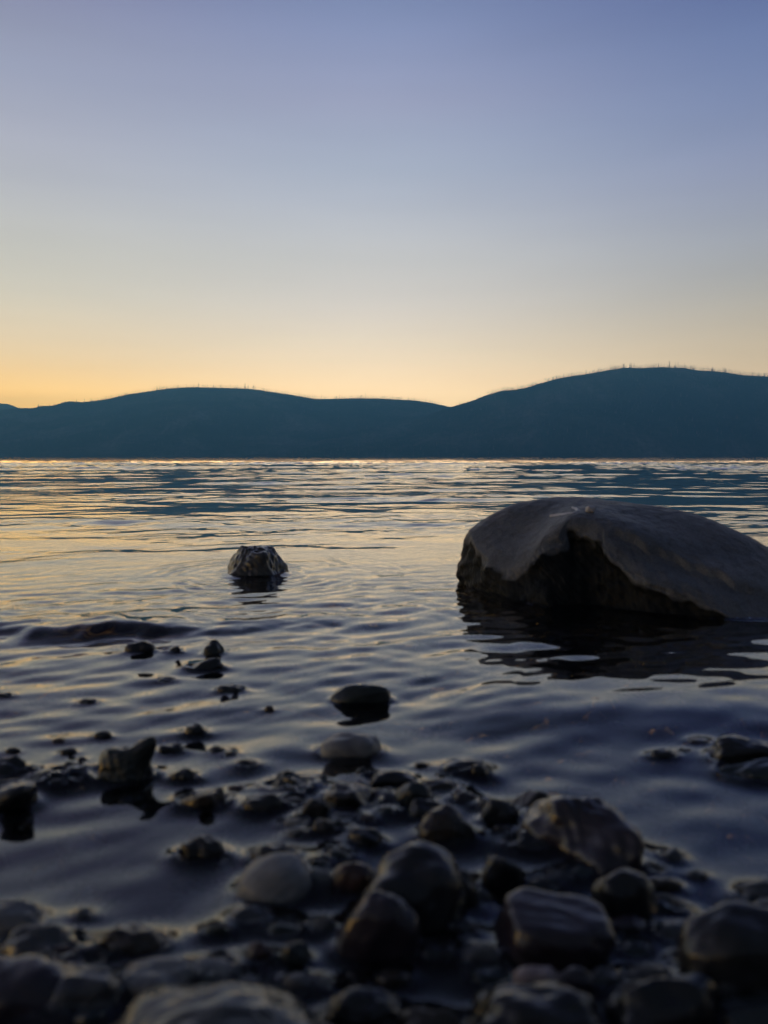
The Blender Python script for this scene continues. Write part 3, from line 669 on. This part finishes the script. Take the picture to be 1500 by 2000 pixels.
# ------------------------------------------------------------------ the lake
def lake_height(x, y, sp):
    """x, y arrays; sp = local mesh spacing"""
    r = np.hypot(x, y)
    z = np.zeros_like(x)
    rs = np.random.RandomState(2024)
    # calm lanes and ruffled lanes, long across the view
    lane = waves_noise(x, y, 50, (2.6, 1.5, .9), aniso=4.0, ang=.06)
    far_lane = waves_noise(x, y, 51, (14., 7.), aniso=3.0, ang=.03)
    ruff = .24 + 1.25 * np.clip((lane + .5 * far_lane * np.clip((r - 6) / 8, 0, 1) - .05) / .55, 0, 1) ** 1.3
    az_ = np.arctan2(x, y)
    ruff = ruff * (.66 + .40 * np.clip((r - 5) / 6, 0, 1) * np.clip(1.25 - 1.9 * np.clip(az_ + .02, 0, 1), .45, 1))
    # the right-hand side farther out lies flatter: the hill mirrors there
    nearfac = np.clip((y - .80) / .9, .0, 1)
    lams = np.concatenate([np.geomspace(.045, 3.2, 64), np.geomspace(3.6, 16, 12)])
    calm = 1 - .72 * np.clip((x - .05) / .25, 0, 1) * np.clip((2.3 - y) / .3, 0, 1)
    warp = waves_noise(x, y, 52, (1.3, .8, .5))
    for lam in lams:
        spread = .55 if lam < .25 else .30
        th = math.pi / 2 + rs.normal() * spread + .05
        kx, ky = math.cos(th), math.sin(th)
        slope = .0125 * (1.0 if lam < .45 else (.45 / lam) ** .6)
        if lam < .07: slope *= .7
        if lam > 3.4: slope = .009
        A = slope * lam / (2 * math.pi)
        keep = np.clip(lam / (3.0 * sp) - .5, 0, 1)
        if lam > .5: mod = .35 + .65 * ruff
        else: mod = ruff
        loc = np.clip(.10 + .9 * nearfac, 0, 1) if lam < .25 else np.clip(.10 + .45 * nearfac + .04 * r, 0, 1)
        if lam > .5: loc = loc * np.clip((r - 1.0) / 4, .10, 1)
        if lam > 3.4: loc = np.clip((r - 14) / 25, 0, 1)
        loc = loc * np.clip(1 - (r - 45) / 110, .25, 1)
        ph = 2 * math.pi * (kx * x + ky * y) / lam + rs.uniform(0, 6.28)
        wob = 1.1 * np.sin((x * .9 + rs.uniform(0, 6)) / (lam * 3.1) + y / (lam * 6))       # short crests
        z += A * mod * loc * keep * calm * np.sin(ph + wob + 1.5 * warp)
    # silky swell running over the shallows, crests rising to the right
    m = (r < 3.2)
    xs, ys = x[m], y[m]
    dd = np.zeros_like(xs)
    for lam, A, th in ((.19, .0007, 2.05), (.115, .0006, 2.35), (.30, .0006, 1.80), (.085, .00046, 1.65), (.145, .0007, 2.5), (.23, .0005, 1.2), (.06, .00030, 2.1), (.072, .00034, 1.1), (.10, .00045, 1.9), (.048, .00013, 1.7), (.037, .00008, 2.3)):
        dd += A * np.sin(2 * math.pi * (math.cos(th) * xs + math.sin(th) * ys) / lam + 2.6 * waves_noise(xs, ys, int(lam * 1000), (.7, .4, .25))) * (1 + .9 * waves_noise(xs, ys, int(lam * 1000) + 7, (.6, .35)))
    dd *= .70 * np.clip((ys - .35) / .6, .15, 1.0) * np.clip((3.2 - r[m]) / 1.2, 0, 1) * np.clip(1.15 - .9 * xs, .30, 1.2)
    z[m] += dd
    # the little breaking wave on the left and the low swell that carries on to the right
    yc = 1.80 + .05 * np.sin(xs * 3.3 + .6) + .06 * np.clip(xs + .9, 0, 2) * .4 + .016 * np.sin(xs * 19) + .009 * np.sin(xs * 51 + 1) + .004 * np.sin(xs * 97)
    hw = .0125 * np.clip((-.34 - xs) / .22, 0, 1) ** .7 * (1 + .25 * np.sin(xs * 17) + .2 * np.sin(xs * 37 + 1)) + .0032 * np.clip((.55 - xs) / .5, 0, 1)
    e = ys - yc
    z[m] += hw * np.where(e < 0, np.exp(-(e / .046) ** 2), np.exp(-(e / .20) ** 2))
    z[m] += .0012 * waves_noise(xs, ys, 66, (.12, .07, .04)) * np.exp(-(e / .09) ** 2) * (xs < -.1)
    z[m] += -.30 * hw * np.exp(-((e + .085) / .05) ** 2)
    e2 = ys - (1.52 + .10 * np.sin(xs * 2.2 + 1.0) + .05 * xs)
    z[m] += .0028 * np.where(e2 < 0, np.exp(-(e2 / .05) ** 2), np.exp(-(e2 / .13) ** 2)) * np.clip((xs + .45) / .3, 0, 1) * np.clip((.55 - xs) / .3, 0, 1)
    e3 = ys - (1.16 + .03 * np.sin(xs * 5))
    z[m] += .016 * np.where(e3 < 0, np.exp(-(e3 / .11) ** 2), np.exp(-(e3 / .30) ** 2)) * np.clip((xs - .05) / .18, 0, 1) * np.clip((1.0 - xs) / .3, 0, 1)
    # rings spreading from the small rock
    cx, cy = rock.location.x, rock.location.y
    dr = np.hypot(x - cx, (y - cy)) - .09
    z += np.where(dr > 0, .0015 * (.55 + .75 * waves_noise(x, y, 57, (.35, .2))) * np.sin(2 * math.pi * dr / .052 + .8 * np.sin(3 * np.arctan2(y - cy, x - cx))) * np.exp(-np.clip(dr, 0, 9) / .30), 0)
    # water drawn up against every stone
    for (cx, cy, a, b, yaw, zb, men, c, zc) in FT:
        R_ = max(a, b) + .09
        mm = (np.abs(x - cx) < R_) & (np.abs(y - cy) < R_)
        if not mm.any(): continue
        u = ((x[mm] - cx) * math.cos(yaw) + (y[mm] - cy) * math.sin(yaw)); v = (-(x[mm] - cx) * math.sin(yaw) + (y[mm] - cy) * math.cos(yaw))
        q = np.sqrt((u / a) ** 2 + (v / b) ** 2) + 1e-6
        dist = (q - 1) * np.hypot(u, v) / q
        am = men * min(.0062, .50 * max(zc + c, .001)); z[mm] += np.where(q < .93, -.004 * np.clip((.93 - q) / .2, 0, 1), 0) + am * np.exp(-np.clip(dist, 0, 1) / .0115)
    # and along the boulder
    P = BPOLY
    mm = (x > 0) & (x < 1.5) & (y > 1.6) & (y < 3.1)
    px_, py_ = x[mm], y[mm]; best = np.full(px_.shape, 9.)
    for k in range(len(P)):
        a_, b_ = P[k], P[(k + 1) % len(P)]; ab = b_ - a_; t = np.clip(((px_ - a_[0]) * ab[0] + (py_ - a_[1]) * ab[1]) / (ab @ ab), 0, 1)
        best = np.minimum(best, np.hypot(px_ - a_[0] - t * ab[0], py_ - a_[1] - t * ab[1]))
    z[mm] += .008 * np.exp(-best / .008)
    return z
E0, B0 = np.array(EDGE), np.array(BASE)
tw = np.clip(E0[:, 2] / (E0[:, 2] - B0[:, 2]), 0, 1)[:, None]
BPOLY = (E0 * (1 - tw) + B0 * tw)[:, :2]
rr_ = [.12]
while rr_[-1] < 4500:
    q = rr_[-1]
    rr_.append(q + (.0030 if q < 1.5 else .0030 + (q - 1.5) * .0052 if q < 12 else q * .006 if q < 320 else q * .03))
rr_ = np.array(rr_)
tc_ = np.concatenate([np.linspace(-92, -37, 40), np.linspace(-36.8, 36.8, 560), np.linspace(37, 92, 40)]) * math.pi / 180
RR, TT = np.meshgrid(rr_, tc_, indexing='ij')
LX, LY = RR * np.sin(TT), RR * np.cos(TT) 
spc = np.maximum(np.gradient(rr_)[:, None] * np.ones_like(TT), RR * np.gradient(tc_)[None, :] * .6)
LZ = lake_height(LX.ravel(), LY.ravel(), spc.ravel()).reshape(LX.shape) - .003 * np.clip((1.5 - RR) / .4, 0, 1)
ml, nl, bl = new_mat('lake water')
for n_ in list(nl.nodes):
    if n_.type == 'BSDF_PRINCIPLED': nl.nodes.remove(n_)
gl = nl.nodes.new('ShaderNodeMixShader'); glo = nl.nodes.new('ShaderNodeBsdfGlossy'); rfr = nl.nodes.new('ShaderNodeBsdfRefraction')
glo.inputs['Roughness'].default_value = .02; rfr.inputs['Roughness'].default_value = 0; rfr.inputs['IOR'].default_value = 1.333; rfr.inputs['Color'].default_value = (.90, .92, .95, 1); glo.inputs['Color'].default_value = (1, 1, 1, 1)
fr = nl.nodes.new('ShaderNodeFresnel'); fr.inputs['IOR'].default_value = 1.333
def nmath(op, a, b):
    q = nl.nodes.new('ShaderNodeMath'); q.operation = op
    for i_, v_ in enumerate((a, b)):
        if isinstance(v_, (int, float)): q.inputs[i_].default_value = v_
        else: nl.links.new(v_, q.inputs[i_])
    return q.outputs[0]
fk = nmath('MULTIPLY', fr.outputs[0], nmath('SUBTRACT', 1.55, nmath('MULTIPLY', fr.outputs[0], .55)))
nl.links.new(fk, gl.inputs[0]); nl.links.new(rfr.outputs[0], gl.inputs[1]); nl.links.new(glo.outputs[0], gl.inputs[2])
tcn = nl.nodes.new('ShaderNodeNewGeometry')
mp = nl.nodes.new('ShaderNodeMapping'); mp.inputs['Scale'].default_value = (.45, 1, 1); nl.links.new(tcn.outputs['Position'], mp.inputs['Vector'])
ln = nl.nodes.new('ShaderNodeVectorMath'); ln.operation = 'LENGTH'; nl.links.new(tcn.outputs['Position'], ln.inputs[0])
def lmap(a, b, c, d):
    q = nl.nodes.new('ShaderNodeMapRange'); nl.links.new(ln.outputs['Value'], q.inputs[0])
    for i, x in enumerate((a, b, c, d)): q.inputs[i + 1].default_value = x
    return q.outputs[0]
b1 = nl.nodes.new('ShaderNodeBump'); b1.inputs['Distance'].default_value = .004; nl.links.new(noise(nl, mp.outputs[0], 9, 3, .5), b1.inputs['Height']); nl.links.new(lmap(2, 9, 0.0, .35), b1.inputs['Strength'])
b2 = nl.nodes.new('ShaderNodeBump'); b2.inputs['Distance'].default_value = .05; nl.links.new(noise(nl, mp.outputs[0], .9, 3, .5), b2.inputs['Height']); nl.links.new(lmap(60, 300, 0.0, .10), b2.inputs['Strength'])
nl.links.new(b1.outputs[0], b2.inputs['Normal']); [nl.links.new(b2.outputs[0], q_.inputs['Normal']) for q_ in (glo, rfr, fr)]
nl.links.new(gl.outputs[0], nl.nodes['Material Output'].inputs['Surface'])
lake = mesh_obj('lake', np.stack([LX, LY, LZ], -1).reshape(-1, 3), grid_faces(*LX.shape), ml); tag(lake, kind='structure')

# ------------------------------------------------------------------ hills on the far shore
def hill(name, pts, dist, shore, mat, seed, depth=900):
    """pts: ridge line as (photo x, photo y); dist: how far off the ridge is"""
    P = np.array(pts, float)
    xs = np.linspace(P[0, 0], P[-1, 0], 900)
    # smooth interpolation of the ridge line
    ys = np.interp(xs, P[:, 0], P[:, 1]); kern = np.hanning(9); kern /= kern.sum(); ys = np.convolve(np.pad(ys, 6, 'edge'), kern, 'valid')
    d = np.array([(ray(a, b).x, ray(a, b).y, ray(a, b).z) for a, b in zip(xs, ys)])
    D = dist(xs) if callable(dist) else np.full(len(xs), float(dist))
    Rg = d / d[:, 1:2] * D[:, None]; Rg[:, 2] += H + 1.3 * waves_noise(xs, xs * 0, seed, (60., 27., 13., 7.))
    X = Rg[:, 0]; rs = np.random.RandomState(seed)
    rows = []; n1, n2 = 70, 12
    for k in range(n1 + n2):
        if k < n1: t = k / (n1 - 1); yy = shore + (D - shore) * t; zz = Rg[:, 2] * (t ** .85) - 1.5 * (t == 0)
        else: t = 1; s_ = (k - n1 + 1) / n2; yy = D + depth * s_; zz = Rg[:, 2] * (1 - s_ ** 1.5) - 3
        xx = X * (yy / D)
        gul = waves_noise(xx, yy, seed, (900., 420., 200., 90.)) * 34 * math.sin(math.pi * min(t, 1)) ** .8
        fz = waves_noise(xx, yy, seed + 1, (60., 30., 14.)) * (1.6 if k < n1 else 0) * (0 if k == n1 - 1 else 1)
        rows.append(np.stack([xx, yy, np.maximum(zz + gul * (1 if k < n1 else 0) + fz, -2) if k else zz], -1))
    V = np.stack(rows)
    o = mesh_obj(name, V.reshape(-1, 3), grid_faces(n1 + n2, len(xs)), mat); tag(o, kind='structure')
    return o, Rg, V
mh, nh, bh = new_mat('burnt forest hillside')
geo = nh.nodes.new('ShaderNodeNewGeometry'); v = geo.outputs['Position']
mph = nh.nodes.new('ShaderNodeMapping'); mph.inputs['Scale'].default_value = (1, 1, .45); nh.links.new(v, mph.inputs['Vector'])
hb = noise(nh, mph.outputs[0], .004, 8, .62, .4); hf = noise(nh, mph.outputs[0], .06, 6, .7)
hc = ramp(nh, hb, [(.36, (.006, .012, .010)), (.48, (.040, .048, .035)), (.56, (.09, .09, .075)), (.68, (.20, .19, .17))])
hm = nh.nodes.new('ShaderNodeMix'); hm.data_type = 'RGBA'; hm.blend_type = 'MULTIPLY'; hm.inputs[0].default_value = 1; nh.links.new(hc, hm.inputs[6])
nh.links.new(ramp(nh, hf, [(.35, (.45,) * 3), (.65, (1.5,) * 3)]), hm.inputs[7]); nh.links.new(hm.outputs[2], bh.inputs['Base Color'])
bh.inputs['Roughness'].default_value = 1; bh.inputs['Specular IOR Level'].default_value = 0; bump(nh, bh, hf, 1, 6)
left_pts = [(-900,760),(-600,790),(-350,810),(-150,806),(0,800),(20,798),(36,797),(60,797),(76,792),(92,793),(108,789),(122,784),(135,784),(150,786),(175,783),(200,780),(240,771),(300,762),(330,758),(360,756),(400,757),
            (450,758),(475,759),(510,763),(560,771),(620,780),(650,779),(690,777.5),(740,778.5),(790,781),(840,787),(862,792),(875,796),(900,800),(1000,812),(1150,825),(1500,840),(1900,850)]
right_pts = [(560,892.5),(640,880),(720,850),(800,822),(850,804),(873,796),(885,792),(905,787),(925,780),(940,773),(960,768),(975,763),(1000,761),(1025,757),(1045,750),(1080,741),(1120,733),(1150,729),(1180,723),(1210,719),(1250,718.5),(1290,717),(1330,718),
             (1350,723),(1390,725),(1430,730),(1465,734),(1500,735),(1560,742),(1700,752),(1900,765),(2300,790),(2700,800)]
far_pts = [(-700,780),(-400,770),(-150,776),(-40,784),(0,788),(14,789),(34,797),(50,804),(90,812),(200,830),(400,850)]
hl, RL, VL = hill('hill', left_pts, 3900, 2900, mh, 61)
hr, RRG, VR = hill('hill', right_pts, 3300, 2700, mh, 67)
hfar, _, _ = hill('hill', far_pts, 5200, 4600, mh, 71, 500)
land = mesh_obj('far_shore', [(-9000, 2600, -3), (9000, 2600, -3), (9000, 6100, -2), (-9000, 6100, -2)], [(0, 1, 2, 3)], mh, smooth=False); tag(land, kind='structure')

# ------------------------------------------------------------------ burnt trees
mt, ntt, bt = new_mat('charred wood'); bt.inputs['Roughness'].default_value = .9
gt = ntt.nodes.new('ShaderNodeNewGeometry'); ntt.links.new(ramp(ntt, noise(ntt, gt.outputs['Position'], .8, 4), [(.3, (.015, .014, .013)), (.7, (.07, .06, .055))]), bt.inputs['Base Color'])
def snag(seed, h):
    r_ = random.Random(seed); V, f = [], []
    def limb(p, q, r0, r1):
        p, q = Vector(p), Vector(q); d = (q - p).normalized(); u = d.orthogonal().normalized(); w_ = d.cross(u); b0 = len(V)
        for c, r in ((p, r0), (q, r1)):
            for k in range(5):
                a = k * 2 * math.pi / 5; V.append(c + (u * math.cos(a) + w_ * math.sin(a)) * r)
        for k in range(5): f.append((b0 + k, b0 + (k + 1) % 5, b0 + 5 + (k + 1) % 5, b0 + 5 + k))
    lean = r_.uniform(-.06, .06) * h; limb((0, 0, -2), (lean * .5, 0, h * .5), .85, .7); limb((lean * .5, 0, h * .5), (lean, 0, h), .70, .30)
    for k in range(r_.randint(3, 9)):
        z = h * r_.uniform(.35, .92); a = r_.uniform(0, 6.28); l = r_.uniform(.8, 2.6) * (1.3 - z / h)
        limb((lean * z / h, 0, z), (lean * z / h + math.cos(a) * l, math.sin(a) * l, z + l * r_.uniform(-.3, .6)), .32, .15)
    return V, f
rt = random.Random(5)
meshes = []
for k in range(8):
    V, f = snag(k, [15, 18, 21, 13, 24, 17, 20, 11][k]); o = mesh_obj('bare_tree', V, f, mt, smooth=False); meshes.append(o.data); bpy.data.objects.remove(o)
def ridge_snags(Rg, x0, x1, count, label, group, scale=1.0, clump=None):
    xs = (Rg[:, 0] / Rg[:, 1]) * F + 750
    for i in range(count):
        px = rt.uniform(x0, x1)
        if clump: px = min(max(rt.gauss(rt.choice(clump), 16), x0), x1)
        j = int(np.clip(np.interp(px, xs, np.arange(len(xs))), 0, len(xs) - 1)); p = Rg[j]
        o = bpy.data.objects.new('bare_tree', rt.choice(meshes)); C.objects.link(o)
        o.location = (p[0] * (1 + 0) + rt.uniform(-2, 2), p[1] + rt.uniform(-8, 14), p[2] - 1.5); o.rotation_euler = (0, 0, rt.uniform(0, 6.28)); sc_ = rt.uniform(.6, 1.25) * scale; o.scale = (sc_, sc_, sc_)
        tag(o, label, 'dead tree', group)
ridge_snags(RL, 150, 300, 25, 'thin burnt trunk on the left slope of the far left hill', 'burnt trunks on the left slope of the left hill', .8)
ridge_snags(RL, 300, 560, 80, 'thin burnt trunk along the rounded top of the far left hill', 'burnt trunks on the top of the left hill')
ridge_snags(RL, 560, 862, 75, 'thin burnt trunk on the low saddle between the two far hills', 'burnt trunks on the saddle', 1.0, clump=(610, 650, 690, 720, 750, 780, 820))
ridge_snags(RRG, 960, 1200, 50, 'thin burnt trunk on the rising left flank of the tall right hill', 'burnt trunks on the flank of the right hill', .95, clump=(980, 1000, 1030, 1060, 1090, 1120, 1160, 1190))
ridge_snags(RRG, 1200, 1510, 70, 'thin burnt trunk on the crest of the tall right hill', 'burnt trunks on the crest of the right hill', 1.05)
# the forest on the slopes, one mass
fv, ff, b0 = [], [], 0
for Rg_, a0, a1, cnt in ((RL, 200, 862, 800), (RRG, 950, 1510, 800)):       # the thinner, uncountable trunks between the others
    xs_ = (Rg_[:, 0] / Rg_[:, 1]) * F + 750
    for k in range(cnt):
        p = Rg_[int(np.clip(np.interp(rt.uniform(a0, a1), xs_, np.arange(len(xs_))), 0, len(xs_) - 1))]; h = rt.uniform(5, 19); wd = rt.uniform(.6, 1.2)
        for q in range(4): a = q * math.pi / 2 + k; fv.append((p[0] + wd * math.cos(a), p[1] + wd * math.sin(a), p[2] - 2))
        fv.append((p[0] + rt.uniform(-1, 1), p[1], p[2] + h)); ff += [(b0, b0 + 1, b0 + 4), (b0 + 1, b0 + 2, b0 + 4), (b0 + 2, b0 + 3, b0 + 4), (b0 + 3, b0, b0 + 4)]; b0 += 5
rs = np.random.RandomState(9)
for VV, cnt in ((VL, 5200), (VR, 5200)):
    r_, c_ = VV.shape[:2]
    for k in range(cnt):
        i = int(rs.uniform(1, 69)); j = rs.randint(0, c_ - 1); p = VV[i, j] * .5 + VV[min(i + 1, 69), j] * .5
        if abs(p[0] / p[1]) > .75: continue
        h = rs.uniform(8, 20); wd = rs.uniform(.5, .9) if rs.rand() < .5 else rs.uniform(1.6, 3)
        for q in range(4): a = q * math.pi / 2 + k; fv.append((p[0] + wd * math.cos(a), p[1] + wd * math.sin(a), p[2] - 2))
        fv.append((p[0], p[1], p[2] + h)); ff += [(b0, b0 + 1, b0 + 4), (b0 + 1, b0 + 2, b0 + 4), (b0 + 2, b0 + 3, b0 + 4), (b0 + 3, b0, b0 + 4)]; b0 += 5
mf, nf_, bf = new_mat('grey burnt trunks'); bf.inputs['Roughness'].default_value = 1; gf = nf_.nodes.new('ShaderNodeNewGeometry'); nf_.links.new(ramp(nf_, gf.outputs['Random Per Island'], [(0, (.010, .018, .012)), (.5, (.05, .05, .045)), (1, (.20, .19, .18))]), bf.inputs['Base Color'])
forest = mesh_obj('forest', fv, np.array(ff), mf, smooth=False); tag(forest, 'far burnt and regrowing forest covering both hills', 'forest', kind='stuff')

# ------------------------------------------------------------------ evening haze over the lake
x0, x1, y0, y1, z0, z1 = -9500, 9500, -60, HAZE_FAR, -6, HAZE_TOP
hv = [(x, y, z) for z in (z0, z1) for x, y in ((x0, y0), (x1, y0), (x1, y1), (x0, y1))]
hm_ = bpy.data.materials.new('haze'); hm_.use_nodes = True; hn = hm_.node_tree; hn.nodes.clear()
ho = hn.nodes.new('ShaderNodeOutputMaterial'); pv = hn.nodes.new('ShaderNodeVolumePrincipled')
pv.inputs['Color'].default_value = (.22, .66, 1.0, 1); pv.inputs['Density'].default_value = HAZE_D; pv.inputs['Anisotropy'].default_value = 0.5
hn.links.new(pv.outputs[0], ho.inputs['Volume'])
haze = mesh_obj('haze', hv, [(0, 3, 2, 1), (4, 5, 6, 7), (0, 1, 5, 4), (1, 2, 6, 5), (2, 3, 7, 6), (3, 0, 4, 7)], hm_, smooth=False); tag(haze, kind='stuff')
